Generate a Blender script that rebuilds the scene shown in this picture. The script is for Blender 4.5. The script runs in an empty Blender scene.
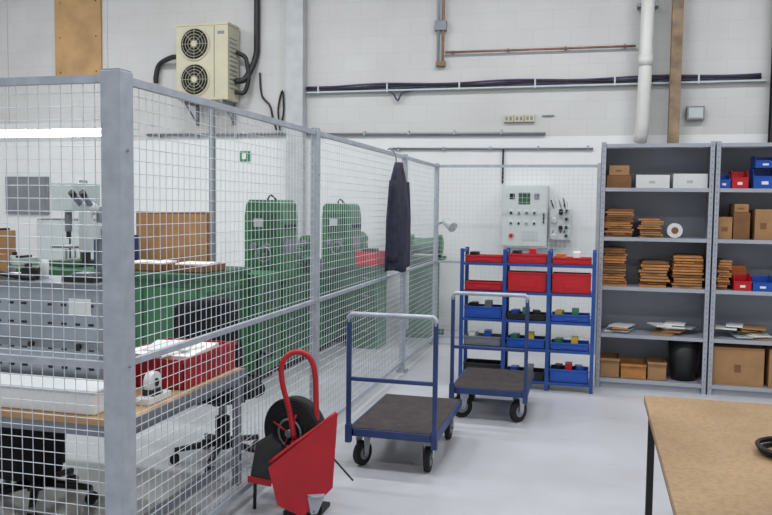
import bpy, bmesh, math, random
from mathutils import Matrix, Vector, Euler
random.seed(7)
sc=bpy.context.scene
try:
    sc.view_settings.view_transform='Standard'
except Exception: pass
# ------------------------------------------------------------ materials
def lin(c):
    return tuple(((x/255)/12.92 if x/255<=.04045 else ((x/255+.055)/1.055)**2.4) for x in c)+(1,)
MATS={}
def mat(name,col,rough=.5,metal=0.0,var=.08,scale=6.0,bump=0.0,emit=0.0,col2=None,spec=None):
    if name in MATS: return MATS[name]
    m=bpy.data.materials.new(name); m.use_nodes=True
    nt=m.node_tree; b=nt.nodes['Principled BSDF']
    b.inputs['Roughness'].default_value=rough; b.inputs['Metallic'].default_value=metal
    tc=nt.nodes.new('ShaderNodeTexCoord'); n=nt.nodes.new('ShaderNodeTexNoise')
    n.inputs['Scale'].default_value=scale; n.inputs['Detail'].default_value=5
    nt.links.new(tc.outputs['Object'],n.inputs['Vector'])
    cr=nt.nodes.new('ShaderNodeValToRGB')
    c=lin(col); d=lin(col2) if col2 else tuple(x*(1-var*2.2) for x in c[:3])+(1,)
    cr.color_ramp.elements[0].position=.3; cr.color_ramp.elements[1].position=.7
    cr.color_ramp.elements[0].color=d; cr.color_ramp.elements[1].color=c
    nt.links.new(n.outputs['Fac'],cr.inputs['Fac']); nt.links.new(cr.outputs['Color'],b.inputs['Base Color'])
    if bump:
        bp=nt.nodes.new('ShaderNodeBump'); bp.inputs['Strength'].default_value=bump; bp.inputs['Distance'].default_value=.01
        nt.links.new(n.outputs['Fac'],bp.inputs['Height']); nt.links.new(bp.outputs['Normal'],b.inputs['Normal'])
    if emit:
        b.inputs['Emission Color'].default_value=c; b.inputs['Emission Strength'].default_value=emit
    MATS[name]=m; return m
GALV=mat('galvanised_steel',(178,184,194),.42,.3,.10,14)
WIRE=mat('galvanised_wire',(212,217,224),.45,.2,.08,10)
STEEL=mat('grey_steel',(135,140,148),.45,.4,.08,8)
SHELF=mat('shelf_grey_paint',(174,178,188),.5,.1,.06,3)
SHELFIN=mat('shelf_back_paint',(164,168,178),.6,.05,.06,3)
DARK=mat('black_plastic',(28,28,31),.5,0,.1,10)
RUBBER=mat('black_rubber',(22,22,24),.8,0,.15,12)
HOLE=mat('dark_recess',(14,14,16),.9)
BLUE=mat('blue_paint',(38,82,160),.4,.1,.12,8)
NAVY=mat('navy_blue_paint',(48,68,118),.45,.15,.15,8)
RED=mat('red_paint',(178,20,36),.38,.05,.1,8)
REDP=mat('red_plastic',(200,24,38),.35,0,.06,8)
BLUEP=mat('blue_plastic',(30,84,180),.35,0,.06,8)
YELP=mat('yellow_plastic',(214,178,60),.4,0,.06,8)
GREEN=mat('machine_green_paint',(64,122,84),.45,.05,.14,3)
GREEND=mat('dark_green_paint',(46,92,64),.5,.05,.12,3)
GREENP=mat('green_plastic',(50,130,90),.4)
WHITE=mat('white_plastic',(226,228,228),.45,0,.04,5)
PAPER=mat('paper_white',(238,238,235),.8,0,.03,5)
CREAM=mat('cream_paint',(196,190,166),.5,0,.05,4)
CARD=mat('cardboard',(176,134,92),.85,0,.1,9)
CARDD=mat('cardboard_brown',(138,96,62),.85,0,.12,9)
CARDO=mat('cardboard_orange',(206,142,82),.85,0,.15,14)
PLY=mat('plywood',(192,154,108),.75,0,.15,3)
MATG=mat('cart_mat',(66,58,58),.85,0,.2,18)
COPPER=mat('copper_pipe',(160,120,100),.45,.4,.2,12)
RUST=mat('rusty_brown_pipe',(156,132,106),.6,.1,.25,7)
CABLE=mat('purple_cable',(78,70,104),.6,0,.2,12)
FABR=mat('dark_fabric',(52,54,72),.95,0,.25,12,.3)
FABB=mat('black_fabric',(24,25,30),.95,0,.2,12,.2)
PANEL=mat('panel_grey_paint',(188,196,196),.45,0,.05,4)
ORANGE=mat('orange_plastic',(220,120,50),.4)
SKINPIPE=mat('pvc_pipe',(212,212,208),.4,0,.05,3)
ALU=mat('aluminium',(170,178,186),.35,.6,.1,9)
GLOW=mat('fluorescent_tube',(255,255,250),.5,emit=16.0)
TUBEC=mat('ceiling_tube',(255,255,250),.5,emit=3.0)
# ------------------------------------------------------------ builder
class B:
    def __init__(s,name):
        s.name=name; s.bm=bmesh.new(); s.mats=[]
    def mi(s,m):
        if m not in s.mats: s.mats.append(m)
        return s.mats.index(m)
    def _tag(s,faces,m,smooth=False):
        i=s.mi(m)
        for f in faces:
            f.material_index=i
            if smooth: f.smooth=True
    def box(s,a,b,m,rz=0,rot=None,piv=None):
        a=Vector(a); b=Vector(b); c=(a+b)/2; d=b-a
        M=Matrix.Translation(c)
        if rot is not None: R=Euler(rot).to_matrix().to_4x4()
        else: R=Matrix.Rotation(rz,4,'Z')
        if piv is not None:
            p=Vector(piv); M=Matrix.Translation(p)@R@Matrix.Translation(c-p)
        else: M=M@R
        M=M@Matrix.Diagonal((abs(d.x),abs(d.y),abs(d.z),1))
        r=bmesh.ops.create_cube(s.bm,size=1,matrix=M)
        s._tag({f for v in r['verts'] for f in v.link_faces},m); return r['verts']
    def cyl(s,p,q,r,m,seg=14,r2=None,cap=True):
        p=Vector(p);q=Vector(q);d=q-p;L=d.length
        if L<1e-6: return
        M=Matrix.Translation((p+q)/2)@d.to_track_quat('Z','Y').to_matrix().to_4x4()
        rr=bmesh.ops.create_cone(s.bm,cap_ends=cap,segments=seg,radius1=r,radius2=r if r2 is None else r2,depth=L,matrix=M)
        fs={f for v in rr['verts'] for f in v.link_faces}
        s._tag(fs,m)
        for f in fs:
            if len(f.verts)==4 and seg>6: f.smooth=True
    def sph(s,c,r,m,sc=(1,1,1),seg=14):
        M=Matrix.Translation(Vector(c))@Matrix.Diagonal((sc[0],sc[1],sc[2],1))
        rr=bmesh.ops.create_uvsphere(s.bm,u_segments=seg,v_segments=max(6,seg//2),radius=r,matrix=M)
        s._tag({f for v in rr['verts'] for f in v.link_faces},m,True)
    def tube(s,pts,r,m,seg=10,smooth=0):
        pts=[Vector(p) for p in pts]
        if smooth: pts=cr(pts,smooth)
        n=len(pts); prev=None; rings=[]
        for i,p in enumerate(pts):
            t=(pts[min(i+1,n-1)]-pts[max(i-1,0)]).normalized()
            if prev is None:
                u=t.orthogonal().normalized()
            else:
                u=(prev-t*prev.dot(t)).normalized()
            prev=u; w=t.cross(u)
            rings.append([s.bm.verts.new(p+(u*math.cos(2*math.pi*k/seg)+w*math.sin(2*math.pi*k/seg))*r) for k in range(seg)])
        s.loft(rings,m)
    def loft(s,rings,m,cap=True,smooth=True):
        i=s.mi(m); fs=[]
        for a,b in zip(rings,rings[1:]):
            k=len(a)
            for j in range(k):
                f=s.bm.faces.new((a[j],a[(j+1)%k],b[(j+1)%k],b[j])); f.material_index=i; f.smooth=smooth
        if cap:
            for r_ in (list(reversed(rings[0])),rings[-1]):
                f=s.bm.faces.new(r_); f.material_index=i
    def prism(s,pts,ext,m):
        pts=[Vector(p) for p in pts]; e=Vector(ext)
        a=[s.bm.verts.new(p) for p in pts]; b=[s.bm.verts.new(p+e) for p in pts]
        s.loft([a,b],m,True,False)
    def ring(s,c,ax,R,r,m,seg=28,ts=8):
        c=Vector(c);ax=Vector(ax).normalized();u=ax.orthogonal().normalized();w=ax.cross(u)
        rings=[]
        for i in range(seg):
            a=2*math.pi*i/seg; d=u*math.cos(a)+w*math.sin(a)
            rings.append([s.bm.verts.new(c+d*(R+r*math.cos(2*math.pi*k/ts))+ax*r*math.sin(2*math.pi*k/ts)) for k in range(ts)])
        rings.append(rings[0]); s.loft(rings,m,False)
    def done(s,bevel=0,loc=None,rz=0,scale=None,seg=2):
        bmesh.ops.recalc_face_normals(s.bm,faces=s.bm.faces[:])
        me=bpy.data.meshes.new(s.name); s.bm.to_mesh(me); s.bm.free()
        for m in s.mats: me.materials.append(m)
        o=bpy.data.objects.new(s.name,me); sc.collection.objects.link(o)
        if loc: o.location=loc
        if scale: o.scale=(scale,scale,scale)
        o.rotation_euler[2]=rz
        if bevel:
            bv=o.modifiers.new('bevel','BEVEL'); bv.width=bevel; bv.segments=seg; bv.limit_method='ANGLE'; bv.angle_limit=math.radians(50)
        return o
def cr(P,n):
    out=[]; P=[P[0]*2-P[1]]+P+[P[-1]*2-P[-2]]
    for i in range(1,len(P)-2):
        a,b,c,d=P[i-1:i+3]
        for k in range(n):
            t=k/n
            out.append(.5*((2*b)+(c-a)*t+(2*a-5*b+4*c-d)*t*t+(3*b-a-3*c+d)*t**3))
    out.append(P[-2]); return out
# ------------------------------------------------------------ room
WY=10.0
def wall_mat():
    m=bpy.data.materials.new('painted_blockwork'); m.use_nodes=True; nt=m.node_tree; b=nt.nodes['Principled BSDF']
    b.inputs['Roughness'].default_value=.65
    tc=nt.nodes.new('ShaderNodeTexCoord'); sp=nt.nodes.new('ShaderNodeSeparateXYZ'); nt.links.new(tc.outputs['Object'],sp.inputs[0])
    ad=nt.nodes.new('ShaderNodeMath'); ad.operation='ADD'; nt.links.new(sp.outputs['X'],ad.inputs[0]); nt.links.new(sp.outputs['Y'],ad.inputs[1])
    cb=nt.nodes.new('ShaderNodeCombineXYZ'); nt.links.new(ad.outputs[0],cb.inputs['X']); nt.links.new(sp.outputs['Z'],cb.inputs['Y'])
    br=nt.nodes.new('ShaderNodeTexBrick'); nt.links.new(cb.outputs[0],br.inputs['Vector'])
    br.inputs['Scale'].default_value=1; br.inputs['Brick Width'].default_value=.45; br.inputs['Row Height'].default_value=.225
    br.inputs['Mortar Size'].default_value=.005; br.inputs['Mortar Smooth'].default_value=.8
    br.inputs['Color1'].default_value=lin((203,203,203)); br.inputs['Color2'].default_value=lin((200,200,200)); br.inputs['Mortar'].default_value=lin((192,192,192))
    n=nt.nodes.new('ShaderNodeTexNoise'); n.inputs['Scale'].default_value=.9; n.inputs['Detail'].default_value=6; nt.links.new(tc.outputs['Object'],n.inputs['Vector'])
    rp=nt.nodes.new('ShaderNodeValToRGB'); rp.color_ramp.elements[0].position=.3; rp.color_ramp.elements[1].position=.65
    rp.color_ramp.elements[0].color=(.89,.88,.87,1); rp.color_ramp.elements[1].color=(1,1,1,1)
    nt.links.new(n.outputs['Fac'],rp.inputs['Fac'])
    lt=nt.nodes.new('ShaderNodeMath'); lt.operation='LESS_THAN'; nt.links.new(sp.outputs['Z'],lt.inputs[0]); lt.inputs[1].default_value=2.5
    mx=nt.nodes.new('ShaderNodeMix'); mx.data_type='RGBA'; nt.links.new(lt.outputs[0],mx.inputs['Factor'])
    mu=nt.nodes.new('ShaderNodeMix'); mu.data_type='RGBA'; mu.blend_type='MULTIPLY'; mu.inputs['Factor'].default_value=1
    nt.links.new(br.outputs['Color'],mu.inputs['A']); nt.links.new(rp.outputs['Color'],mu.inputs['B'])
    mw=nt.nodes.new('ShaderNodeMix'); mw.data_type='RGBA'; mw.inputs['Factor'].default_value=.6; nt.links.new(mu.outputs['Result'],mw.inputs['A']); mw.inputs['B'].default_value=lin((236,238,238))
    nt.links.new(mu.outputs['Result'],mx.inputs['A']); nt.links.new(mw.outputs['Result'],mx.inputs['B'])
    nt.links.new(mx.outputs['Result'],b.inputs['Base Color'])
    bp=nt.nodes.new('ShaderNodeBump'); bp.inputs['Strength'].default_value=.13; bp.inputs['Distance'].default_value=.005; bp.invert=True
    nt.links.new(br.outputs['Fac'],bp.inputs['Height']); nt.links.new(bp.outputs['Normal'],b.inputs['Normal'])
    return m
def floor_mat():
    m=bpy.data.materials.new('painted_concrete_floor'); m.use_nodes=True; nt=m.node_tree; b=nt.nodes['Principled BSDF']
    b.inputs['Roughness'].default_value=.3
    tc=nt.nodes.new('ShaderNodeTexCoord')
    n=nt.nodes.new('ShaderNodeTexNoise'); n.inputs['Scale'].default_value=.9; n.inputs['Detail'].default_value=8; n.inputs['Roughness'].default_value=.55
    nt.links.new(tc.outputs['Object'],n.inputs['Vector'])
    rp=nt.nodes.new('ShaderNodeValToRGB'); e=rp.color_ramp.elements
    e[0].position=.3; e[0].color=lin((171,171,175)); e[1].position=.65; e[1].color=lin((189,190,196))
    nt.links.new(n.outputs['Fac'],rp.inputs['Fac'])
    mp=nt.nodes.new('ShaderNodeMapping'); mp.inputs['Scale'].default_value=(2,9,1); mp.inputs['Rotation'].default_value=(0,0,.9); nt.links.new(tc.outputs['Object'],mp.inputs['Vector'])
    n2=nt.nodes.new('ShaderNodeTexNoise'); n2.inputs['Scale'].default_value=1.4; n2.inputs['Detail'].default_value=7; nt.links.new(mp.outputs['Vector'],n2.inputs['Vector'])
    r2=nt.nodes.new('ShaderNodeValToRGB'); r2.color_ramp.elements[0].position=.24; r2.color_ramp.elements[0].color=(.68,.67,.66,1); r2.color_ramp.elements[1].position=.38; r2.color_ramp.elements[1].color=(1,1,1,1)
    nt.links.new(n2.outputs['Fac'],r2.inputs['Fac'])
    mu=nt.nodes.new('ShaderNodeMix'); mu.data_type='RGBA'; mu.blend_type='MULTIPLY'; mu.inputs['Factor'].default_value=.55
    nt.links.new(rp.outputs['Color'],mu.inputs['A']); nt.links.new(r2.outputs['Color'],mu.inputs['B'])
    nt.links.new(mu.outputs['Result'],b.inputs['Base Color'])
    return m
WM=wall_mat(); FM=floor_mat(); CM=mat('ceiling_paint',(205,205,205),.8)
def room(name,a,b,m):
    o=B(name); o.box(a,b,m); return o.done()
X0,X1,Y0,CZ=-10.0,4.2,-3.0,5.6
room('floor',(X0-.2,Y0-.2,-.2),(X1+.2,WY+.2,0),FM)
room('ceiling',(X0-.2,Y0-.2,CZ),(X1+.2,WY+.2,CZ+.2),CM)
room('wall_back',(X0-.2,WY+.004,0),(X1+.2,WY+.2,CZ),WM)
room('wall_left',(X0-.2,Y0,0),(X0,WY+.004,CZ),WM)
room('wall_right',(X1,Y0,0),(X1+.2,WY+.004,CZ),WM)
room('wall_front',(X0-.2,Y0-.2,0),(X1+.2,Y0,CZ),WM)
# ------------------------------------------------------------ fence
FX=-1.75; FT=2.085; MR=.974
def panel(name,p,q,wt=.0034):
    p=Vector((p[0],p[1],0)); q=Vector((q[0],q[1],0)); d=q-p; L=d.length; d.normalize()
    ang=math.atan2(d.y,d.x); o=B(name)
    z0,z1=.10,FT-.015
    n=int(L/.05)
    for i in range(n+1):
        c=p+d*(L*i/n)
        o.cyl((c.x,c.y,z0),(c.x,c.y,z1),wt/2,WIRE,5,cap=False)
    k=int((z1-z0)/.05)
    c=(p+q)/2
    for j in range(k+1):
        z=z0+(z1-z0)*j/k
        o.cyl((p.x,p.y,z),(q.x,q.y,z),wt/2,WIRE,5,cap=False)
    for z,h in ((z0,.03),(MR,.025),(z1,.03)):
        o.box((c.x-L/2,c.y-.012,z-h/2),(c.x+L/2,c.y+.012,z+h/2),GALV,rz=ang)
    return o.done()
def post(x,y,w,name='fence_post',h=FT+.01):
    o=B(name); o.box((x-w/2,y-w/2,.008),(x+w/2,y+w/2,h),GALV)
    o.box((x-w/2+.003,y-w/2+.003,h-.002),(x+w/2-.003,y+w/2-.003,h+.006),STEEL)
    o.box((x-w,y-w,0),(x+w,y+w,.01),GALV)
    for sx in(-1,1):
        for sy in(-1,1): o.cyl((x+sx*w*.78,y+sy*w*.78,.01),(x+sx*w*.78,y+sy*w*.78,.025),.008,STEEL,8)
    for z in (.3,.974,1.8): o.cyl((x+w/2,y,z),(x+w/2+.006,y,z),.007,STEEL,8)
    return o.done(.004)
ys=[2.617,4.80,7.29,8.87]
post(FX,ys[0],.086)
for y in ys[1:]: post(FX,y,.05)
post(.06,8.87,.05); post(-4.1,ys[0],.05)
for a,b in zip(ys,ys[1:]): panel('mesh_fence_panel',(FX,a+.048),(FX,b-.028))
panel('mesh_fence_panel',(FX+.028,8.87),(.032,8.87))
panel('mesh_fence_panel',(-4.07,ys[0]),(FX-.046,ys[0]))
# ------------------------------------------------------------ shelving
SY=7.2; SD=.45
ZS=[.085,.49,.915,1.354,1.79,2.175]
def shelving(x0,x1):
    o=B('shelving_unit')
    for x,sg in ((x0,1),(x1,-1)):
        for y,sy in ((SY,1),(SY+SD,-1)):
            o.box((x,y,0),(x+sg*.038,y+sy*.003,2.19),SHELF)
            o.box((x,y,0),(x+sg*.003,y+sy*.038,2.19),SHELF)
            if sy==1:
                for k in range(43): o.box((x+sg*.015,y-.001,.05+k*.05),(x+sg*.023,y,.065+k*.05),STEEL)
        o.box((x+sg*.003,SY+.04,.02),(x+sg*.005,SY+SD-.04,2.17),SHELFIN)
    for z in ZS:
        o.box((x0+.006,SY+.004,z-.004),(x1-.006,SY+SD-.006,z),SHELF)
        o.box((x0+.04,SY+.002,z-.032),(x1-.04,SY+.006,z),SHELF)
    o.box((x0+.04,SY+.03,0),(x1-.04,SY+.034,.053),SHELF)
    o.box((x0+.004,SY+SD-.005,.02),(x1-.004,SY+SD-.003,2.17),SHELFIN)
    return o.done()
shelving(.06,.995); shelving(1.003,1.94)
for i in range(6): ZS[i]+=.001
def cbox(x0,x1,h,z,y=SY+.05,d=.3,m=None,rz=0,openf=False,name='cardboard_box'):
    m=m or CARD; o=B(name); cx=(x0+x1)/2; w=x1-x0
    t=.005
    if openf:
        o.box((-w/2,0,0),(w/2,d,t),m)
        o.box((-w/2,0,0),(w/2,t,h),m); o.box((-w/2,d-t,0),(w/2,d,h),m)
        o.box((-w/2,0,0),(-w/2+t,d,h),m); o.box((w/2-t,0,0),(w/2,d,h),m)
        o.box((-w/2,-.03,h-.003),(w/2,t,h),m,rot=(.5,0,0),piv=(0,0,h))
    else:
        o.box((-w/2,0,0),(w/2,d,h),m)
        o.box((-w/2-.001,d/2-.025,h),(w/2+.001,d/2+.025,h+.001),CARDO if m!=WHITE else WHITE)
        o.box((-.03,-.002,h*.35),(.02,0,h*.55),CARDD if m!=WHITE else PANEL)
    return o.done(.002,loc=(cx,y,z),rz=rz)
def stack(x0,x1,h,z,m=CARDO,n=14,y=SY+.06,d=.30,name='cardboard_sleeve_stack',bow=.0):
    o=B(name); w=x1-x0; t=h/n; lean=random.uniform(-.012,.012)
    for i in range(n):
        f=i/n
        dx=random.uniform(-.014,.014)+lean*f; dy=random.uniform(-.016,.016); wob=random.uniform(-.05,.05)
        ww=w/2*random.uniform(.86,1.0)
        mm=[m,m,CARDD,CARD][random.randrange(4)]
        o.box((-ww+dx,dy,i*t),(ww+dx,d+dy,i*t+t*.72),mm,rz=wob)
        o.box((-ww+dx+.02,dy+.02,i*t+t*.6),(ww+dx-.02,d+dy-.02,(i+1)*t+.0005),CARDD,rz=wob)
        if i%4==1: o.box((-ww*.5+dx,dy-.018,i*t+t*.1),(ww*.4+dx,dy+.01,i*t+t*.6),mm,rz=wob)
    return o.done(0,loc=((x0+x1)/2,y,z))
def binn(x0,x1,h,z,m,y=SY+.03,d=.2,name='storage_bin'):
    o=B(name); w=(x1-x0)/2; t=.006
    o.box((-w,0,0),(w,d,t),m); o.box((-w,d-t,0),(w,d,h),m)
    for s in(-1,1): o.prism([(s*w,0,0),(s*w,d,0),(s*w,d,h),(s*w,.06,h),(s*w,0,h*.6)],(-s*t,0,0),m)
    o.box((-w,-.001,0),(w,t,h*.6),m); o.box((-w-.004,-.006,h*.55),(w+.004,t,h*.62),m); 
    o.box((-w*.3,-.003,h*.2),(w*.3,0,h*.36),PAPER)
    for s in(-1,1): o.box((s*w-.004,.06,h-.008),(s*w+.004,d,h+.004),m)
    return o.done(.0015,loc=((x0+x1)/2,y,z))
z=ZS[4]
cbox(.11,.32,.11,z,m=CARDD); cbox(.13,.30,.085,z+.113,m=CARD)
cbox(.36,.64,.115,z,m=WHITE,name='white_carton'); cbox(.67,.95,.125,z,m=WHITE,name='white_carton')
z=ZS[3]
stack(.10,.36,.25,z,CARDO,13); stack(.395,.60,.17,z,CARDO,9)
o=B('tape_roll')
o.cyl((0,0,0),(0,.06,0),.065,WHITE,28); o.cyl((0,-.002,0),(0,.062,0),.03,CARDD,20); o.done(0,loc=(.70,SY+.08,z+.065))
z=ZS[2]
stack(.09,.31,.34,z,CARDO,15); stack(.41,.66,.23,z,CARDO,9); stack(.69,.95,.29,z,CARDO,12)
z=ZS[1]
def papers(name,x0,x1,z,n,y=SY+.03):
    o=B(name)
    for i in range(n):
        w=random.uniform(.12,.2); x=random.uniform(x0+w/2,x1-w/2); d=random.uniform(.1,.15); h=.012*(i+1)
        yy=y+.16+random.uniform(-.02,.08)
        o.box((x-w/2,yy-d,z+h-.012),(x+w/2,yy+d,z+h),random.choice([PAPER,PAPER,CARD,PANEL,CARDO]),rz=random.uniform(-.4,.4))
    return o.done(.001)
papers('paper_pile',.12,.5,z,5); papers('paper_pile',.5,.97,z,8); papers('paper_pile',1.07,1.5,z,9)
z=ZS[0]
cbox(.10,.27,.17,z,openf=True); cbox(.28,.50,.13,z,openf=True,m=CARDO); cbox(.51,.67,.16,z,openf=True)
o=B('waste_bin')
o.cyl((0,0,0),(0,0,.36),.105,DARK,24,r2=.135); o.ring((0,0,.36),(0,0,1),.135,.008,DARK); o.sph((0,0,.36),.12,RUBBER,(1,1,.25)); o.done(0,loc=(.82,SY+.18,z))
cbox(1.05,1.46,.33,z,m=CARD); cbox(1.5,1.9,.33,z,m=CARD)
z=ZS[4]
binn(1.03,1.13,.12,z,BLUEP); binn(1.14,1.27,.15,z,REDP); binn(1.31,1.49,.17,z,BLUEP); binn(1.32,1.48,.1,z+.175,BLUEP); binn(1.53,1.7,.15,z,REDP)
z=ZS[3]
cbox(1.05,1.16,.19,z,m=CARD); cbox(1.17,1.3,.23,z,m=CARDD);cbox(1.175,1.285,.07,z+.233,m=CARD); cbox(1.34,1.48,.26,z,m=CARD); cbox(1.5,1.7,.22,z,m=CARD)
z=ZS[2]
stack(1.05,1.16,.26,z,CARDO,12); binn(1.19,1.33,.13,z,REDP); binn(1.34,1.5,.12,z,BLUEP); cbox(1.2,1.32,.2,z,y=SY+.25,d=.15,m=ORANGE); binn(1.53,1.7,.14,z,BLUEP)
# ------------------------------------------------------------ blue parts rack
RY=6.92; RD=.3
o=B('blue_parts_rack'); xs=[-1.12,-.74,-.355,.025]
for x in xs:
    for y in (RY,RY+RD-.02): o.box((x-.016,y-.016,0),(x+.016,y+.016,1.235),BLUE)
    o.box((x-.01,RY,1.2),(x+.01,RY+RD-.02,1.225),BLUE); o.box((x-.01,RY,.06),(x+.01,RY+RD-.02,.085),BLUE)
RZ=[.075,.36,.61,.86,1.11]
for zz in RZ:
    o.box((xs[0],RY-.012,zz-.02),(xs[3],RY+.008,zz+.002),BLUE); o.box((xs[0],RY+RD-.03,zz-.02),(xs[3],RY+RD-.01,zz+.002),BLUE)
    o.box((xs[0]+.01,RY,zz-.006),(xs[3]-.01,RY+RD-.02,zz),STEEL)
o.done(.002)
def tray(x0,x1,z,h,m,items=()):
    o=B('parts_tray'); w=(x1-x0)/2; d=.22; t=.006
    o.box((-w,0,0),(w,d,t),m)
    o.box((-w,0,0),(w,t,h),m);o.box((-w,d-t,0),(w,d,h),m);o.box((-w,0,0),(-w+t,d,h),m);o.box((w-t,0,0),(w,d,h),m)
    o.box((-w-.004,-.008,h-.01),(w+.004,.004,h+.004),m)
    o.box((-w*.4,-.004,h*.25),(w*.4,0,h*.6),m)
    for k,mm in enumerate(items):
        xx=-w+.04+k*(2*w-.06)/max(1,len(items))
        o.box((xx,.05,.01),(xx+.06,.15,h+.03+.02*(k%2)),mm,rz=.2*(k%3-1))
    return o.done(.002,loc=((x0+x1)/2,RY+.02,z+.003))
def cell(i): return xs[i]+.024,xs[i+1]-.024
cfg=[(0,4,REDP,.06,(DARK,)),(1,4,REDP,.08,(DARK,REDP)),(2,4,REDP,.06,(ORANGE,PAPER)),
     (0,3,REDP,.07,()),(1,3,REDP,.17,()),(2,3,REDP,.17,()),
     (0,2,BLUEP,.1,(DARK,STEEL)),(1,2,DARK,.05,(BLUEP,GREENP,DARK)),(2,2,BLUEP,.06,(YELP,GREENP)),
     (0,1,STEEL,.08,(PAPER,BLUEP)),(1,1,BLUEP,.08,(GREENP,YELP)),(2,1,BLUEP,.06,(GREENP,YELP)),
     (0,0,DARK,.12,()),(1,0,DARK,.07,(BLUEP,STEEL)),(2,0,BLUEP,.11,(DARK,REDP,BLUEP))]
for i,k,m,h,it in cfg:
    a,b=cell(i); tray(a,b,RZ[k],h,m,it)
# ------------------------------------------------------------ carts
def caster(o,x,y,r,az=0,z1=.2):
    c=Vector((x,y,r)); d=Vector((math.cos(az),math.sin(az),0)); s=Vector((-d.y,d.x,0))
    o.cyl(c-s*.018,c+s*.018,r,RUBBER,24); o.cyl(c-s*.02,c+s*.02,r*.55,STEEL,16); o.cyl(c-s*.034,c+s*.034,.007,STEEL,8)
    for k in(-1,1):
        b=c+s*.03*k
        o.prism([b-d*.015-Vector((0,0,.012)),b+d*.015-Vector((0,0,.012)),b+d*.05+Vector((0,0,z1-r-.01)),b-d*.03+Vector((0,0,z1-r-.01))],s*.003*k,GALV)
    t=c+Vector((0,0,z1-r-.012))+d*.01
    o.cyl(t,t+Vector((0,0,.012)),.045,GALV,16)
def cart(x0,x1,y0,y1,zt,r,hz,az):
    o=B('platform_cart')
    o.box((x0,y0,zt-.045),(x1,y0+.04,zt),NAVY);o.box((x0,y1-.04,zt-.045),(x1,y1,zt),NAVY)
    o.box((x0,y0,zt-.045),(x0+.04,y1,zt),NAVY);o.box((x1-.04,y0,zt-.045),(x1,y1,zt),NAVY)
    o.box((x0+.012,y0+.012,zt-.012),(x1-.012,y1-.012,zt+.004),MATG)
    for k in range(1,4): 
        yy=y0+(y1-y0)*k/4; o.box((x0+.03,yy-.015,zt-.04),(x1-.03,yy+.015,zt-.013),NAVY)
    hx0,hx1=x0+.012,x1-.012; hy=y0-.012
    for x in(hx0,hx1):
        o.box((x-.013,hy-.013,zt-.07),(x+.013,hy+.013,hz-.03),NAVY)
        o.box((x-.018,hy-.016,zt-.08),(x+.018,hy+.02,zt+.03),NAVY)
    o.box((hx0,hy-.011,zt+.30),(hx1,hy+.011,zt+.322),NAVY)
    o.tube([(hx0,hy,hz-.05),(hx0,hy,hz-.015),(hx0+.015,hy,hz),(hx1-.015,hy,hz),(hx1,hy,hz-.015),(hx1,hy,hz-.05)],.015,GALV)
    for x,y,a in ((x0+.07,y0+.1,az),(x1-.07,y0+.1,az+.4),(x0+.07,y1-.12,1.57),(x1-.07,y1-.12,1.57)): caster(o,x,y,r,a,zt-.045)
    return o.done(.002)
cart(-1.41,-.855,4.46,5.38,.25,.075,.955,1.2)
cart(-1.0,-.43,5.73,6.5,.25,.085,.965,.6)
# ------------------------------------------------------------ red strapping dispenser trolley
o=B('strapping_dispenser_trolley')
def HL(x,z,y=0): 
    r=Vector((.93,.37,0)); n=Vector((.37,-.93,0)); return r*x+n*y+Vector((0,0,z))
o.prism([HL(.17,.50,.0),HL(.145,.14,.05),HL(.0,.012,.08),HL(-.12,.07,.07),HL(-.165,.25,.05)],HL(0,.004,.010),RED)
o.tube([HL(-.16,.265,.03),HL(-.06,.34,.02),HL(.03,.40,.01),HL(.165,.495,-.01)],.010,RED,smooth=4)
o.tube([HL(-.04,.36,-.04),HL(-.065,.50,-.05),HL(-.10,.64,-.05),HL(-.10,.74,-.05),HL(-.045,.79,-.05),HL(.02,.775,-.05),HL(.055,.71,-.05),HL(.065,.58,-.05),HL(.07,.38,-.04)],.014,RED,smooth=6)
o.tube([HL(-.04,.36,-.04),HL(-.1,.12,-.2)],.012,RED); o.tube([HL(.07,.38,-.04),HL(.05,.12,-.22)],.012,RED)
o.box((-.08,-.05,0),(.10,.13,.02),DARK)
for s,(x,y) in enumerate(((-.08,-.2),(.05,-.22))):
    p=HL(x,.11,y); a=Vector((.93,.37,0))*.022
    o.cyl(p-a,p+a,.11,RUBBER,26); o.cyl(p-a*1.1,p+a*1.1,.06,RED,18)
o.cyl(HL(-.13,.11,-.205),HL(.1,.11,-.215),.009,STEEL,8)
c=HL(-.035,.37,-.14); ax=(Vector((.93,.37,0))*-.62+Vector((.37,-.93,0))*.78).normalized()
o.cyl(c-ax*.035,c+ax*.035,.175,RUBBER,40)
for k in range(7): o.ring(c+ax*.036,ax,.09+.013*k,.003,DARK,36,6)
o.cyl(c-ax*.045,c+ax*.045,.07,HOLE,24); o.ring(c+ax*.045,ax,.07,.006,STEEL,28); o.cyl(c-ax*.06,c+ax*.06,.02,STEEL,14)
for k in range(4):
    u=ax.orthogonal().normalized(); w=ax.cross(u); d=u*math.cos(k*1.57+.4)+w*math.sin(k*1.57+.4)
    o.cyl(c+ax*.048,c+ax*.048+d*.11,.005,RED,8)
o.prism([HL(-.255,.17,-.02),HL(-.14,.15,.0),HL(-.10,.33,-.02),HL(-.15,.37,-.04),HL(-.23,.32,-.05)],HL(0,.0,-.08),DARK)
o.prism([HL(-.265,.19,-.01),HL(-.15,.17,.01),HL(-.15,.14,.01),HL(-.265,.16,-.01)],HL(0,.0,-.01),RED)
o.tube([HL(-.23,.2,-.06),HL(-.235,.0,-.08)],.009,DARK)
o.tube([HL(.08,.34,-.05),HL(.26,.1,-.16)],.005,DARK)
caster(o,.07,-.03,.04,.4,.12)
o.done(0,loc=(-1.42,3.73,.0),scale=1.06)
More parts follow.
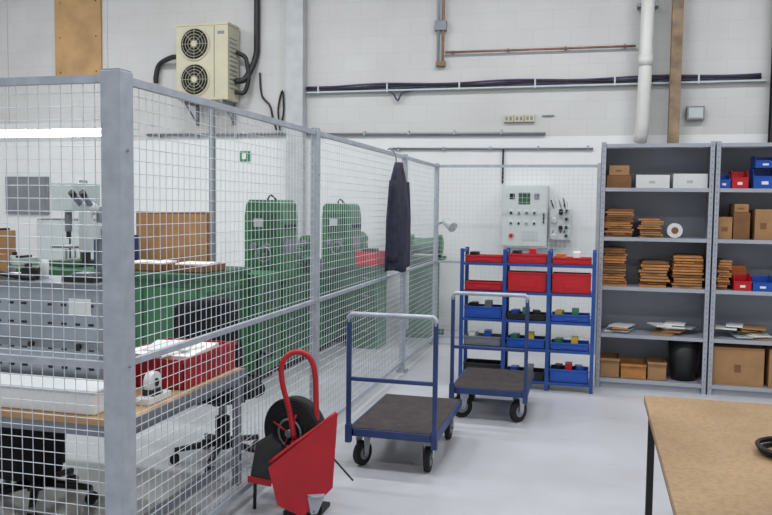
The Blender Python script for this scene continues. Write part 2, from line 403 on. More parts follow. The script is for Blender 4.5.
# ------------------------------------------------------------ foreground table
def wood_mat():
    m=mat('worn_plywood_top',(166,138,102),.5,0,.12,2.5,col2=(142,114,82)); nt=m.node_tree; b=nt.nodes['Principled BSDF']
    n=nt.nodes.new('ShaderNodeTexNoise'); n.inputs['Scale'].default_value=55; n.inputs['Detail'].default_value=3
    tc=nt.nodes.new('ShaderNodeTexCoord'); nt.links.new(tc.outputs['Object'],n.inputs['Vector'])
    r=nt.nodes.new('ShaderNodeValToRGB'); r.color_ramp.elements[0].position=.35; r.color_ramp.elements[0].color=(.6,.54,.46,1); r.color_ramp.elements[1].position=.55; r.color_ramp.elements[1].color=(1,1,1,1)
    nt.links.new(n.outputs['Fac'],r.inputs['Fac'])
    mu=nt.nodes.new('ShaderNodeMix'); mu.data_type='RGBA'; mu.blend_type='MULTIPLY'; mu.inputs['Factor'].default_value=.5
    src=b.inputs['Base Color'].links[0].from_socket
    nt.links.new(src,mu.inputs['A']); nt.links.new(r.outputs['Color'],mu.inputs['B']); nt.links.new(mu.outputs['Result'],b.inputs['Base Color'])
    return m
WOOD=wood_mat()
o=B('work_table')
tx0,tx1,ty0,ty1=.25,1.75,1.75,3.72
o.box((tx0,ty0,.728),(tx1,ty1,.75),WOOD); o.box((tx0,ty0,.718),(tx1,ty1,.728),CARDD)
for a,b in (((tx0+.02,ty1-.05),(tx1-.02,ty1-.02)),((tx0+.02,ty0+.02),(tx1-.02,ty0+.05)),((tx0+.02,ty0+.02),(tx0+.05,ty1-.02)),((tx1-.05,ty0+.02),(tx1-.02,ty1-.02))):
    o.box((a[0],a[1],.678),(b[0],b[1],.718),DARK)
for x in(tx0+.02,tx1-.05):
    for y in(ty0+.02,ty1-.05): o.box((x,y,0),(x+.03,y+.03,.70),DARK)
o.done(.002)
o=B('black_cable_coil')
for k in range(9): o.ring((.70+.004*math.sin(k*2),2.95+.005*math.cos(k*3),.757+.007*(k%4)),(0.02*math.sin(k),.02*math.cos(k),1),.10+.006*(k%4),.005,RUBBER)
o.box((.66,2.9,.751),(.72,3.0,.79),DARK); o.done(0)
# ------------------------------------------------------------ desk in the cage
o=B('steel_frame_desk')
dx0,dx1,dy0,dy1,dz=-3.7,-1.9,2.88,4.05,.67
o.box((dx0,dy0,dz-.028),(dx1,dy1,dz),PLY)
for a,b in (((dx0+.01,dy0+.01),(dx1-.01,dy0+.05)),((dx0+.01,dy1-.05),(dx1-.01,dy1-.01)),((dx0+.01,dy0+.01),(dx0+.05,dy1-.01)),((dx1-.05,dy0+.01),(dx1-.01,dy1-.01))):
    o.box((a[0],a[1],dz-.08),(b[0],b[1],dz-.028),STEEL)
for x in(dx0+.01,-3.3,dx1-.05):
    for y in(dy0+.01,dy1-.05): o.box((x,y,0),(x+.04,y+.04,dz-.05),STEEL)
o.box((dx1-.05,dy0+.02,.14),(dx1-.01,dy1-.02,.18),STEEL)
o.box((dx1+.0,dy0+.0,dz-.05),(dx1+.012,dy1,dz+.002),STEEL)
o.done(.002)
o=B('white_cover_box'); o.box((-3.2,2.92,dz+.001),(-2.08,3.1,dz+.1),WHITE); o.box((-3.21,2.91,dz+.1),(-2.07,3.11,dz+.115),WHITE); o.done(.006)
o=B('parts_feeder_machine')
mx0,my0,my1=-3.3,3.16,3.42
mx1=-2.22
MT=.52
o.box((mx0,my0,dz+.001),(mx1,my1,dz+MT),ALU); o.box((mx0-.01,my0-.02,dz+MT),(mx1+.01,my1+.02,dz+MT+.03),STEEL)
o.box((mx0,my0-.012,dz+.24),(mx1,my0,dz+.27),STEEL)
for r in range(5):
    for k in range(14):
        xx=mx0+.06+k*.074; zz=dz+.05+r*.09+(.03 if r>2 else 0)
        if k%5==4: continue
        o.box((xx,my0-.003,zz),(xx+.03,my0,zz+.012),DARK)
for k in range(4):
    o.cyl((mx0+.2+k*.26,my0-.03,dz+.255),(mx0+.2+k*.26,my0,dz+.255),.014,DARK,12)
o.box((mx1-.16,my0-.006,dz+.40),(mx1-.04,my0,dz+.48),WHITE)
for k in range(3): o.box((mx1,my0+.04,dz+.1+k*.13),(mx1+.003,my1-.04,dz+.16+k*.13),STEEL)
o.tube([(mx0,3.2,dz+.57),(mx0+.4,3.18,dz+.59),(mx0+.55,3.22,dz+.57),(mx0+.7,3.2,dz+.565)],.012,DARK,smooth=5)
for k in range(6):
    x=mx0+.1+k*.1; o.box((x,3.22,dz+MT+.03),(x+.06,3.3,dz+MT+.06+.03*(k%4)),[DARK,WHITE,STEEL,CARD,PANEL][k%5],rz=k*.4)
    o.cyl((x+.03,3.36,dz+MT+.03),(x+.03,3.36,dz+MT+.08+.02*(k%3)),.018,[STEEL,DARK,WHITE][k%3],12)
o.done(.002)
o=B('bench_microscope')
bx,by,bz=-2.37,3.33,dz+MT+.032
o.box((bx-.09,by-.12,bz),(bx+.09,by+.08,bz+.025),DARK)
o.cyl((bx,by+.05,bz),(bx,by+.05,bz+.36),.016,STEEL); o.box((bx-.025,by-.04,bz+.2),(bx+.025,by+.08,bz+.28),PANEL)
o.cyl((bx,by-.05,bz+.14),(bx,by-.05,bz+.34),.034,PANEL,20); o.cyl((bx,by-.05,bz+.09),(bx,by-.05,bz+.14),.02,DARK,16)
o.sph((bx,by-.03,bz+.35),.045,PANEL,(1.2,1,.8))
for s in(-1,1): o.cyl((bx+s*.024,by-.04,bz+.36),(bx+s*.028,by-.10,bz+.41),.014,STEEL,14); o.cyl((bx+s*.028,by-.10,bz+.41),(bx+s*.03,by-.12,bz+.43),.016,DARK,14)
for s in(-1,1): o.cyl((bx+s*.03,by+.05,bz+.24),(bx+s*.06,by+.05,bz+.24),.02,DARK,14)
o.box((bx-.05,by-.1,bz+.025),(bx+.05,by,bz+.04),STEEL)
o.done(.002)
o=B('red_document_tray')
def rb(x0,x1,y0,y1,z0,h,m,t=.008):
    o.box((x0,y0,z0),(x1,y1,z0+t),m);o.box((x0,y0,z0),(x1,y0+t,z0+h),m);o.box((x0,y1-t,z0),(x1,y1,z0+h),m);o.box((x0,y0,z0),(x0+t,y1,z0+h),m);o.box((x1-t,y0,z0),(x1,y1,z0+h),m)
rb(-2.38,-1.95,3.46,4.04,dz+.001,.15,RED); o.box((-2.36,3.48,dz+.01),(-1.97,4.02,dz+.13),CARDD)
o.box((-1.945,3.44,dz+.135),(-1.94,4.05,dz+.156),RED); o.box((-2.39,3.45,dz+.135),(-1.94,3.46,dz+.156),RED)
o.box((-2.32,3.55,dz+.13),(-2.0,3.97,dz+.15),PAPER,rz=.12); o.box((-2.33,3.50,dz+.15),(-2.06,3.86,dz+.162),PAPER,rz=-.15); o.box((-2.30,3.6,dz+.162),(-2.07,3.9,dz+.17),WHITE,rz=.3)
o.done(.002)
o=B('tape_dispenser'); o.box((-2.03,3.14,dz+.001),(-1.95,3.34,dz+.03),WHITE); o.cyl((-2.01,3.24,dz+.09),(-1.97,3.24,dz+.09),.05,WHITE,22); o.cyl((-2.015,3.24,dz+.09),(-1.965,3.24,dz+.09),.02,DARK,16)
o.box((-2.02,3.2,dz+.02),(-1.96,3.28,dz+.06),DARK); o.done(.002)
# office chairs
def chair(x,y,rz,top=.95,jacket=False,name='office_chair',drape=False):
    o=B(name)
    for k in range(5):
        a=k*2*math.pi/5+.3; d=Vector((math.cos(a),math.sin(a),0))
        o.cyl(d*.03+Vector((0,0,.12)),d*.29+Vector((0,0,.085)),.026,DARK,10,r2=.016)
        c=d*.29; s=Vector((-d.y,d.x,0)); o.cyl(c+Vector((0,0,.03))-s*.022,c+Vector((0,0,.03))+s*.022,.03,RUBBER,16); o.cyl(c+Vector((0,0,.03)),c+Vector((0,0,.09)),.01,STEEL,8)
    o.cyl((0,0,.08),(0,0,.28),.045,DARK,16); o.cyl((0,0,.28),(0,0,.42),.026,STEEL,14); o.box((-.1,-.12,.38),(.1,.12,.42),DARK)
    def cushion(cx,cy,cz,w,d,h,tilt):
        M=Matrix.Translation((cx,cy,cz))@Matrix.Rotation(tilt,4,'X')
        rings=[]
        for zz,sc_ in((-.5,.86),(-.3,.97),(0,1),(.3,.97),(.5,.86)):
            rg=[]
            for q in range(24):
                a=2*math.pi*q/24; ca,sa=math.cos(a),math.sin(a)
                ex=.45; rx=math.copysign(abs(ca)**ex,ca)*w/2*sc_; ry=math.copysign(abs(sa)**ex,sa)*d/2*sc_
                rg.append(o.bm.verts.new(M@Vector((rx,ry,zz*h))))
            rings.append(rg)
        o.loft(rings,FABB)
    cushion(0,0,.46,.46,.44,.09,0)
    if top>.6:
        cushion(0,.24,.48+ (top-.48)*.55,.42,(top-.48)*.9,.07,math.pi/2-.12)
        o.tube([(0,.1,.40),(0,.27,.40),(0,.29,.55),(0,.27,top-.15)],.018,DARK,smooth=4)
        for s in(-1,1): o.tube([(s*.22,.05,.42),(s*.27,.05,.45),(s*.27,.05,.64),(s*.27,-.12,.66)],.015,DARK,smooth=4)
    if drape:   # dark coat hanging over the seat edge
        rings=[]
        for i in range(9):
            t=i/8; rg=[]
            for q in range(36):
                a=2*math.pi*q/36; f=1+(.05+.06*t)*math.sin(6*a+2*t)+.04*t*math.sin(11*a)
                rg.append(o.bm.verts.new((-.03+math.cos(a)*.235*f*(.9 if i==0 else 1-.12*t),-.06+math.sin(a)*.19*f*(.9 if i==0 else 1),.525-t*.31)))
            rings.append(rg)
        o.loft(rings,FABB)
    if jacket:
        rings=[]
        for i in range(14):
            t=i/13; zz=top+.03-t*.62; rg=[]
            for q in range(32):
                a=2*math.pi*q/32; f=1+.1*math.sin(5*a+3*t)+.05*math.sin(9*a+t*7)
                rg.append(o.bm.verts.new((math.cos(a)*(.19+.05*t)*f*(0.75 if i==0 else 1),.26+math.sin(a)*(.07+.03*t)*f,zz)))
            rings.append(rg)
        o.loft(rings,FABB)
    return o.done(0,loc=(x,y,0),rz=rz)
chair(-2.82,3.45,0,top=.5,name='office_stool',drape=True)
chair(-2.20,4.38,.85,top=.96,jacket=True)
# ------------------------------------------------------------ green bench + machines
o=B('green_workbench')
o.box((-6.4,5.5,.08),(-2.95,6.35,1.0),GREEN); o.box((-6.35,5.56,0),(-3.0,6.3,.08),DARK); o.box((-6.44,5.46,1.0),(-2.92,6.38,1.05),GREEND)
for k in range(7):
    x=-6.3+k*.48
    o.box((x,5.488,.14),(x+.44,5.5,.94),GREEN); o.box((x+.36,5.475,.5),(x+.38,5.488,.62),STEEL)
for k in range(3): o.box((-2.95,5.6+k*.25,.6),(-2.94,5.8+k*.25,.9),GREEND)
o.box((-3.5,6.38,.08),(-2.85,6.85,.98),GREEN); o.box((-3.45,6.4,0),(-2.9,6.8,.08),DARK); o.box((-2.85,6.45,.2),(-2.842,6.8,.9),GREEND)
o.done(.004)
BT=1.051
def machine(x0,x1,y0,y1,headz,name='lathe_machine'):
    o=B(name); L=y1-y0; xc=(x0+x1)/2
    o.box((x0+.05,y0+.05,0),(x1-.04,y1-.05,.09),DARK)
    o.box((x0,y0,.09),(x1,y1,.86),GREEN)
    for k in range(3): o.box((x1,y0+.06+k*L*.32,.18),(x1+.006,y0+.02+(k+1)*L*.31,.78),GREEND); 
    for k in range(3): o.cyl((x1+.006,y0+.12+k*L*.32,.5),(x1+.02,y0+.12+k*L*.32,.5),.015,STEEL,10)
    o.box((x0-.02,y0-.02,.86),(x1+.04,y1+.02,.90),GREEND)
    o.box((x0+.14,y0+.05,.90),(x1-.12,y1-.05,.99),GREEN); o.box((x0+.16,y0+.05,.99),(x1-.14,y1-.05,1.0),ALU)
    hl=.42; hy1=y0+hl
    pr=[(x0+.10,.9),(x1-.04,.9),(x1-.04,headz-.16),(x1-.055,headz-.04),(x1-.09,headz),(x0+.15,headz),(x0+.115,headz-.04),(x0+.10,headz-.16)]
    o.prism([(a,y0+.02,b) for a,b in pr],(0,hl-.02,0),GREEN)
    o.box((x0+.16,y0+.008,headz-.36),(x1-.10,y0+.02,headz-.12),GREEND); o.box((x0+.2,y0+.002,headz-.26),(x0+.3,y0+.008,headz-.18),PANEL)
    for k in range(2): o.cyl((x0+.2+k*.14,y0-.02,headz-.45),(x0+.2+k*.14,y0+.02,headz-.45),.035,STEEL,18)
    o.ring((xc+.06,y0-.04,headz-.52),(0,1,0),.07,.009,STEEL); o.cyl((xc+.06,y0-.04,headz-.52),(xc+.06,y0+.02,headz-.52),.014,STEEL,10)
    o.cyl((xc,hy1,headz-.3),(xc,hy1+.05,headz-.3),.11,STEEL,28); o.cyl((xc,hy1+.05,headz-.3),(xc,hy1+.13,headz-.3),.08,ALU,28)
    for k in range(3): o.cyl((x1-.04,y0+.1+k*.11,headz-.26),(x1-.015,y0+.1+k*.11,headz-.26),.026,DARK,14)
    o.box((x1-.045,y0+.06,headz-.52),(x1-.03,hy1-.05,headz-.38),STEEL)
    cy=y0+L*.52
    o.box((x0+.08,cy,1.0),(x1-.02,cy+.24,1.05),GREEND); o.box((x1-.06,cy,.9),(x1+.01,cy+.24,1.03),GREEN); o.box((xc-.06,cy+.05,1.05),(xc+.06,cy+.19,1.14),STEEL); o.cyl((xc,cy+.12,1.14),(xc,cy+.12,1.19),.03,DARK,14)
    o.ring((x1+.05,cy+.07,.97),(1,0,0),.06,.009,STEEL); o.cyl((x1+.01,cy+.07,.97),(x1+.06,cy+.07,.97),.015,STEEL,10)
    for a in range(3):
        d=Vector((0,math.cos(a*2.09),math.sin(a*2.09)))*.06; o.cyl((x1+.05,cy+.07,.97),Vector((x1+.05,cy+.07,.97))+d,.006,STEEL,8)
    ty=y1-.32
    o.prism([(xc-.1,ty,1.0),(xc+.1,ty,1.0),(xc+.07,ty,1.22),(xc+.03,ty,1.27),(xc-.03,ty,1.27),(xc-.07,ty,1.22)],(0,.22,0),GREEN)
    o.cyl((xc,ty-.08,1.18),(xc,ty+.26,1.18),.035,STEEL,18); o.ring((xc,ty+.26,1.18),(0,1,0),.07,.009,STEEL)
    o.tube([(x0+.17,hy1-.05,headz-.03),(x0+.17,hy1+.08,headz+.05),(x0+.22,hy1+.2,headz-.05)],.009,DARK,smooth=4)
    o.cyl((x0+.22,hy1+.2,headz-.04),(x0+.25,hy1+.22,headz-.12),.025,DARK,14,r2=.05)
    return o.done(.008)
machine(-3.35,-2.82,6.92,8.45,1.65)
machine(-3.16,-2.66,8.60,9.85,1.63)
o=B('side_tool_cabinet'); o.box((-2.58,8.35,.0),(-2.3,8.75,.90),GREEN); o.box((-2.6,8.33,.90),(-2.28,8.77,.93),GREEND)
for k in range(4): o.box((-2.56,8.34,.1+k*.2),(-2.32,8.35,.27+k*.2),GREEND); o.box((-2.48,8.33,.19+k*.2),(-2.4,8.34,.21+k*.2),STEEL)
o.done(.004)
o=B('red_parts_box'); rb(-2.57,-2.31,8.38,8.7,.931,.16,REDP); o.box((-2.52,8.45,.95),(-2.36,8.6,1.12),DARK); o.done(.002)
o=B('cardboard_panel'); o.box((-3.93,6.15,BT),(-3.22,6.17,BT+.48),CARDD); o.box((-3.91,6.135,BT+.02),(-3.24,6.15,BT+.46),CARD); o.done(.002)
for x0,x1,y in ((-3.75,-3.35,5.62),(-3.3,-2.97,5.62)):
    o=B('wooden_tray'); rb(x0,x1,y,y+.36,BT,.06,CARDD); o.box((x0+.03,y+.04,BT+.05),(x1-.04,y+.3,BT+.07),PAPER,rz=.08); o.done(.002)
o=B('blue_crate'); rb(-4.05,-3.78,5.7,5.95,BT,.28,NAVY); o.box((-4.06,5.69,BT+.26),(-3.77,5.71,BT+.3),NAVY); o.done(.003)
o=B('bench_clutter')
for k in range(14):
    x=-6.35+k*.115; h=random.uniform(.06,.3); mm=random.choice([DARK,STEEL,WHITE,CARD,BLUEP,GREEND,PANEL,PANEL])
    if k%2: o.box((x,5.7,BT),(x+.09,5.9,BT+h),mm,rz=random.uniform(-.3,.3)); o.box((x+.01,5.72,BT+h),(x+.07,5.86,BT+h+.02),DARK)
    else: o.cyl((x+.05,5.8,BT),(x+.05,5.8,BT+h),.04,mm,16); o.cyl((x+.05,5.8,BT+h),(x+.05,5.8,BT+h+.03),.02,DARK,12)
o.done(.003)
o=B('drill_press')
px,py=-4.38,5.95
o.box((px-.15,py-.2,BT),(px+.15,py+.15,BT+.05),GREEND); o.cyl((px,py+.08,BT),(px,py+.08,BT+.75),.035,STEEL,18); o.box((px-.1,py-.22,BT+.48),(px+.1,py+.18,BT+.72),PANEL)
o.cyl((px,py-.13,BT+.3),(px,py-.13,BT+.48),.03,STEEL,16); o.cyl((px,py-.13,BT+.24),(px,py-.13,BT+.3),.02,DARK,14); o.box((px-.12,py-.22,BT+.16),(px+.12,py+.05,BT+.18),STEEL)
o.cyl((px+.1,py-.08,BT+.55),(px+.16,py-.08,BT+.55),.02,STEEL,10)
for a in range(3): o.cyl((px+.15,py-.08,BT+.55),(px+.15,py-.08+.13*math.cos(a*2.1),BT+.55+.13*math.sin(a*2.1)),.007,DARK,8)
o.done(.006)
o=B('support_post'); o.box((-4.43,8.47,0),(-4.37,8.53,2.77),STEEL); o.box((-4.5,8.4,0),(-4.3,8.6,.012),STEEL); o.box((-4.46,8.44,2.77),(-4.34,8.56,2.79),STEEL); o.done(.003)
# jacket hanging on the aisle side of the fence
o=B('hanging_jacket')
JX=FX+.12; JY=6.56
def garment(x,y,ztop,zbot,w0,w1,d0,d1,n=18):
    rings=[]
    for i in range(n):
        t=i/(n-1); zz=ztop-(ztop-zbot)*t
        w=w0+(w1-w0)*(min(1,t/.25)**.6)*(1+.06*math.sin(t*6)); d=d0+(d1-d0)*min(1,t*2)
        rg=[]
        for q in range(40):
            a=2*math.pi*q/40; f=1+.10*math.sin(6*a+4*t)+.05*math.sin(11*a+9*t)
            rg.append(o.bm.verts.new((x+math.cos(a)*d*f,y+math.sin(a)*w*f,zz+.02*math.sin(3*a)*t)))
        rings.append(rg)
    o.loft(rings,FABR)
garment(JX,JY,1.98,1.06,.05,.23,.03,.085)
garment(JX+.01,JY+.22,1.82,1.2,.03,.06,.03,.05,12); garment(JX+.01,JY-.22,1.82,1.15,.03,.06,.03,.05,12)
o.tube([(FX+.02,JY,2.09),(FX+.05,JY,2.1),(FX+.09,JY,2.04),(FX+.1,JY,1.95)],.006,STEEL,smooth=4)
o.done()
# green grinder behind the cage corner
o=B('pedestal_grinder')
gx,gy=-2.0,9.45
o.box((gx-.22,gy-.2,0),(gx+.22,gy+.2,.06),GREEND); o.box((gx-.16,gy-.15,.06),(gx+.16,gy+.15,.95),GREEN); o.box((gx-.12,gy-.156,.3),(gx+.12,gy-.15,.8),GREEND)
o.box((gx-.24,gy-.2,.95),(gx+.24,gy+.2,.99),GREEND); o.cyl((gx-.14,gy,1.12),(gx+.14,gy,1.12),.1,GREEN,24)
for s in(-1,1):
    o.cyl((gx+s*.15,gy,1.12),(gx+s*.21,gy,1.12),.14,GREEN,28); o.cyl((gx+s*.16,gy-.01,1.12),(gx+s*.2,gy-.01,1.12),.13,STEEL,28)
    o.box((gx+s*.18-.03,gy-.2,1.02),(gx+s*.18+.03,gy-.12,1.04),STEEL)
o.tube([(gx+.1,gy+.05,1.2),(gx+.15,gy,1.38),(gx+.28,gy-.1,1.42)],.012,STEEL,smooth=4); o.cyl((gx+.26,gy-.08,1.43),(gx+.38,gy-.18,1.36),.04,PANEL,16,r2=.065)
o.done(.005)
# ------------------------------------------------------------ wall equipment
o=B('air_conditioner_unit')
ax0,ax1,ay0,az0,az1=-5.50,-4.74,9.60,3.00,4.00
o.box((ax0,ay0,az0),(ax1,WY-.06,az1),CREAM)
o.box((ax0-.008,ay0-.008,az1-.02),(ax1+.008,WY-.055,az1+.012),CREAM); o.box((ax1-.2,ay0-.004,az0+.03),(ax1-.195,ay0,az1-.03),DARK)
for zc in (az0+.27,az1-.26):
    c=Vector((ax0+.28,ay0,zc))
    o.cyl(c+Vector((0,-.012,0)),c,.22,CREAM,36); o.cyl(c+Vector((0,-.014,0)),c+Vector((0,-.004,0)),.20,HOLE,36)
    for R_ in (.05,.09,.13,.17,.205): o.ring(c+Vector((0,-.03,0)),(0,1,0),R_,.003,CREAM,32,6)
    for k in range(8):
        a=k*math.pi/4; o.cyl(c+Vector((0,-.03,0)),c+Vector((.2*math.cos(a),-.028,.2*math.sin(a))),.0025,CREAM,6)
    o.cyl(c+Vector((0,-.035,0)),c+Vector((0,-.015,0)),.04,CREAM,20)
    for k in range(3):
        a=k*2.09; d=Vector((math.cos(a),0,math.sin(a))); w=Vector((-d.z,0,d.x))
        o.prism([c+d*.04+w*.03+Vector((0,-.017,0)),c+d*.17+w*.07+Vector((0,-.017,0)),c+d*.18-w*.03+Vector((0,-.017,0)),c+d*.04-w*.03+Vector((0,-.017,0))],(0,.003,0),DARK)
o.box((ax1-.15,ay0-.003,az1-.14),(ax1-.05,ay0,az1-.1),STEEL)
for k in range(12): o.box((ax1,ay0+.05,az0+.15+k*.06),(ax1+.004,WY-.12,az0+.165+k*.06),STEEL)
for x in(ax0+.08,ax1-.12): o.box((x,ay0,az0-.04),(x+.04,WY,az0),STEEL); o.box((x,WY-.02,az0-.3),(x+.04,WY,az0),STEEL); o.cyl((x+.02,ay0+.04,az0-.02),(x+.02,WY-.01,az0-.28),.012,STEEL,8)
o.done(.006)
def wtube(name,pts,r,m,sm=0):
    o=B(name); o.tube(pts,r,m,smooth=sm); return o.done()
wy=WY-.05
wtube('insulated_pipe',[(-4.73,9.8,3.26),(-4.6,9.85,3.31),(-4.50,wy,3.6),(-4.48,wy,3.95),(-4.48,wy,5.55)],.042,DARK,6)
wtube('insulated_pipe',[(-4.73,9.8,3.12),(-4.62,9.85,3.12),(-4.56,9.86,3.3),(-4.58,9.86,3.5),(-4.62,9.86,3.6),(-4.73,9.85,3.66)],.03,DARK,6)
wtube('insulated_pipe',[(-5.51,9.8,3.60),(-5.7,9.85,3.63),(-5.96,wy,3.56),(-6.02,wy,3.4),(-6.02,wy,3.3)],.035,DARK,6)
wtube('black_cable',[(-4.45,wy+.03,3.4),(-4.42,wy+.03,3.1),(-4.30,wy+.03,2.95),(-4.25,wy+.03,2.75),(-4.2,wy+.03,2.62)],.014,DARK,5)
wtube('black_cable',[(-4.15,wy+.03,2.62),(-4.18,wy+.03,2.9),(-4.12,wy+.03,3.15),(-4.1,wy+.03,2.9),(-4.13,wy+.03,2.7)],.012,DARK,5)
o=B('steel_column'); o.box((-4.02,9.86,0),(-3.78,WY,CZ),mat('column_paint',(188,191,194),.6)); o.done(.005)
o=B('plywood_board'); o.box((-7.69,WY-.03,3.43),(-6.92,WY,CZ-.05),PLY)
for k in range(4): o.cyl((-7.6,WY-.034,3.5+k*.5),(-7.6,WY-.03,3.5+k*.5),.012,DARK,8); o.cyl((-7.0,WY-.034,3.5+k*.5),(-7.0,WY-.03,3.5+k*.5),.012,DARK,8)
o.done(.002)
o=B('cable_tray'); o.box((-3.76,WY-.06,3.10),(1.9,WY,3.12),PANEL); o.box((-3.76,WY-.065,3.10),(1.9,WY-.06,3.12),PANEL)
for k in range(5):
    pts=[(-3.76+i*.35,WY-.03-.01*(k%3),3.13+.015*k+.012*math.sin(i*1.3+k)) for i in range(17)]
    o.tube(pts,.012,CABLE if k!=2 else DARK,smooth=3,seg=8)
o.tube([(-2.9,wy,3.12),(-2.6,wy,3.1),(-2.5,wy,2.98),(-2.42,wy,3.08),(-2.1,wy,3.13)],.012,CABLE,smooth=5)
for k in range(6): o.box((-3.6+k*.95,WY-.068,3.09),(-3.58+k*.95,WY,3.20),PANEL)
o.done()
o=B('copper_pipe'); o.tube([(-1.88,wy,3.57),(.44,wy,3.56)],.014,COPPER)
for k in range(4): o.box((-1.8+k*.7,wy,3.55),(-1.77+k*.7,WY,3.59),STEEL)
o.done()
o=B('vertical_conduit')
for x in(-1.97,-1.91): o.cyl((x,wy,3.42),(x,wy,CZ),.017,STEEL if x<-1.93 else COPPER,10)
o.box((-2.02,wy-.03,3.85),(-1.87,WY,3.97),STEEL); o.box((-2.0,wy-.02,3.4),(-1.88,WY,3.46),RUST); o.done(.002)
for xa,xb in ((-6.2,-4.04),(-3.76,-.6)):
    o=B('conduit_run'); o.cyl((xa,wy+.02,2.58 if xa<-5 else 2.56),(xb,wy+.02,2.57 if xa<-5 else 2.53),.016,STEEL,10)
    n=int((xb-xa)/.6)
    for k in range(n): o.box((xa+.2+k*.6,wy,2.53),(xa+.22+k*.6,WY,2.59),GALV)
    o.done()
o=B('conduit_run'); o.cyl((-2.6,wy+.03,2.36),(-.02,wy+.03,2.34),.012,STEEL,10); o.cyl((-1.12,wy+.03,2.35),(-1.12,wy+.03,1.91),.012,DARK,10); 
for k in range(5): o.box((-2.5+k*.6,wy+.02,2.33),(-2.47+k*.6,WY,2.38),GALV)
o.done()
o=B('drain_pipe'); o.tube([(.57,9.85,CZ),(.55,9.85,3.2),(.54,9.85,2.6),(.53,9.87,2.5),(.52,9.91,2.42)],.078,SKINPIPE,seg=20)
o.cyl((.55,9.85,3.3),(.55,9.85,3.42),.086,SKINPIPE,20); o.box((.44,9.85,4.0),(.68,WY,4.04),STEEL); o.done()
o=B('steel_stanchion'); o.box((.83,9.78,0),(.95,9.80,CZ),RUST); o.box((.885,9.80,0),(.897,9.91,CZ),RUST); o.box((.83,9.91,0),(.95,9.925,CZ),RUST); o.done(.002)
o=B('steel_stanchion'); o.box((1.93,9.78,0),(2.1,9.80,CZ),DARK); o.box((2.01,9.80,0),(2.03,9.91,CZ),DARK); o.box((1.93,9.91,0),(2.1,9.925,CZ),DARK); o.done(.002)
o=B('socket_outlets')
for k in range(3):
    x=-1.12+k*.13; o.box((x,WY-.04,2.68),(x+.12,WY,2.77),CREAM)
    for s in range(2): o.box((x+.02+s*.05,WY-.044,2.70),(x+.05+s*.05,WY-.04,2.745),STEEL)
o.box((-.65,WY-.02,2.75),(-.5,WY,2.76),STEEL); o.done(.003)
o=B('alarm_box'); o.box((1.04,WY-.07,2.67),(1.24,WY,2.83),STEEL); o.box((1.06,WY-.075,2.69),(1.22,WY-.07,2.81),PANEL); o.done(.005)
o=B('electrical_control_panel')
ex0,ex1,ez0,ez1,ey=-1.10,-.54,1.12,1.88,9.75
CP=mat('control_panel_face',(202,208,206),.45,0,.04,4)
o.box((ex0,ey,ez0),(ex1,WY,ez1),CP); o.box((ex0+.015,ey-.012,ez0+.015),(ex1-.015,ey,ez1-.015),CP)
for r in range(2):
    for k in range(4):
        c=(ex0+.12+k*.095,ey-.012,ez1-.34-r*.13); o.cyl(c,(c[0],ey-.026,c[2]),.016,[DARK,STEEL,DARK,GREEND][(r*3+k)%4],14)
        o.box((c[0]-.025,ey-.014,c[2]+.03),(c[0]+.025,ey-.012,c[2]+.045),WHITE)
o.box((ex0+.10,ey-.018,ez1-.17),(ex0+.16,ey-.012,ez1-.10),DARK); o.box((ex0+.21,ey-.018,ez1-.23),(ex0+.35,ey-.012,ez1-.09),GREEND); o.box((ex0+.4,ey-.018,ez1-.17),(ex0+.46,ey-.012,ez1-.10),STEEL)
o.cyl((ex0+.13,ey-.03,ez0+.14),(ex0+.13,ey-.012,ez0+.14),.03,REDP,18); o.box((ex0+.25,ey-.016,ez0+.08),(ex0+.45,ey-.012,ez0+.2),PANEL)
o.box((ex1-.05,ey-.03,ez0+.3),(ex1-.03,ey-.012,ez0+.42),DARK)
o.box((ex1+.03,ey+.08,1.22),(ex1+.28,WY,1.6),CP)
for k in range(4):
    zc=1.27+.1*k; o.cyl((ex1+.08+.08*(k%2),ey+.08,zc),(ex1+.08+.08*(k%2),ey+.03,zc-.02),.03,DARK if k%2 else WHITE,14)
    o.cyl((ex1+.23,ey+.08,zc),(ex1+.23,ey+.04,zc),.022,DARK,12)
for k in range(5): o.tube([(ex1+.06+.045*k,wy,1.62),(ex1+.03+.05*k,wy-.05,1.70+.03*(k%2)),(ex1+.08+.045*k,wy-.08,1.55),(ex1+.07+.045*k,wy-.12,1.3)],.008,[DARK,WHITE,STEEL][k%3],smooth=4,seg=8)
o.done(.003)
o=B('pin_board'); o.box((-8.6,WY-.03,1.42),(-7.85,WY,1.98),STEEL); o.box((-8.56,WY-.035,1.46),(-7.89,WY-.03,1.94),mat('grey_felt',(130,134,140),.9)); o.done(.002)
o=B('safety_sign'); o.box((-4.75,WY-.01,2.2),(-4.6,WY,2.34),GREENP); o.box((-4.72,WY-.012,2.23),(-4.66,WY-.01,2.31),PAPER); o.done()
o=B('storage_cupboard'); o.box((-7.6,9.4,0),(-6.5,9.95,1.35),PANEL); o.box((-7.06,9.385,.1),(-7.04,9.4,1.3),DARK)
for x in(-7.12,-6.98): o.box((x,9.37,.8),(x+.02,9.4,.95),STEEL)
o.box((-7.6,9.42,1.35),(-6.5,9.93,1.37),STEEL); o.done(.004)
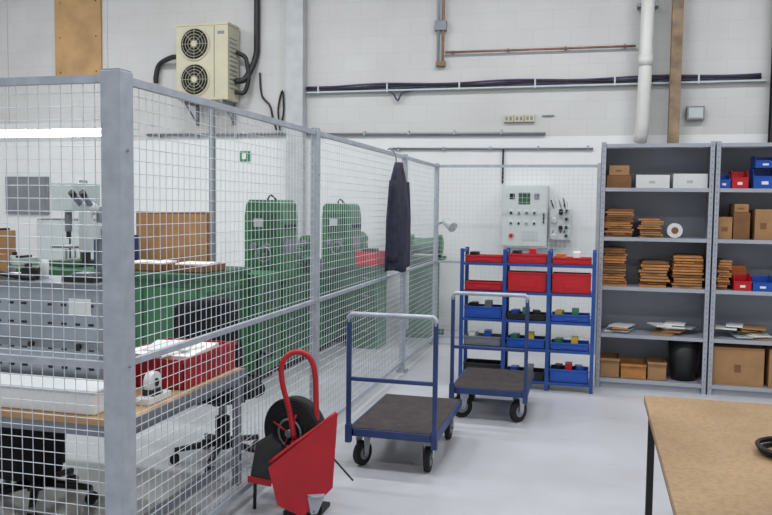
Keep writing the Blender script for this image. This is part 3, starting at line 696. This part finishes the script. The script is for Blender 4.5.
# ------------------------------------------------------------ lights
o=B('fluorescent_light_fitting')
LZ=2.30
o.box((-6.3,6.92,LZ+.05),(-4.5,7.14,LZ+.11),WHITE); 
for y in (6.96,7.03,7.10): o.cyl((-6.25,y,LZ+.015),(-4.55,y,LZ+.015),.026,GLOW,14)
for x in(-6.0,-4.8): o.cyl((x,7.03,LZ+.11),(x,7.03,CZ),.0025,STEEL,6)
for x in (-6.28,-4.52): o.box((x-.015,6.94,LZ-.02),(x+.015,7.12,LZ+.06),WHITE)
o.done(.002)
def area(name,loc,sx,sy,e,rot=(0,0,0),col=(.96,.985,1)):
    l=bpy.data.lights.new(name,'AREA'); l.shape='RECTANGLE'; l.size=sx; l.size_y=sy; l.energy=e; l.color=col
    ob=bpy.data.objects.new(name,l); ob.location=loc; ob.rotation_euler=rot; sc.collection.objects.link(ob)
for ix,x in enumerate((-7.5,-4.2,-.8,2.4)):
    for iy,y in enumerate((0.0,3.6,7.2)):
        o=B('ceiling_light_fitting'); o.box((x-.75,y-.12,CZ-.12),(x+.75,y+.12,CZ-.04),WHITE); o.cyl((x-.7,y,CZ-.14),(x+.7,y,CZ-.14),.02,TUBEC,12)
        for s in(-.6,.6): o.box((x+s-.01,y-.01,CZ-.05),(x+s+.01,y+.01,CZ),STEEL)
        o.done(.003)
        area('ceiling_lamp',(x,y,CZ-.2),1.5,.4,(54,70,78)[iy])
w=bpy.data.worlds.new('world'); sc.world=w; w.use_nodes=True; w.node_tree.nodes['Background'].inputs[0].default_value=(.9,.95,1,1); w.node_tree.nodes['Background'].inputs[1].default_value=.3
# ------------------------------------------------------------ camera
F=780.0; R=Matrix.Rotation(math.radians(14.8),3,'Z')@Matrix.Rotation(math.pi/2-math.radians(3.74),3,'X')@Matrix.Rotation(math.radians(.7),3,'Z')
cd=bpy.data.cameras.new('camera'); cd.sensor_width=36; cd.lens=F/772*36; cd.clip_start=.05
co=bpy.data.objects.new('camera',cd); sc.collection.objects.link(co); co.matrix_world=Matrix.Translation((0,0,1.6))@R.to_4x4(); sc.camera=co
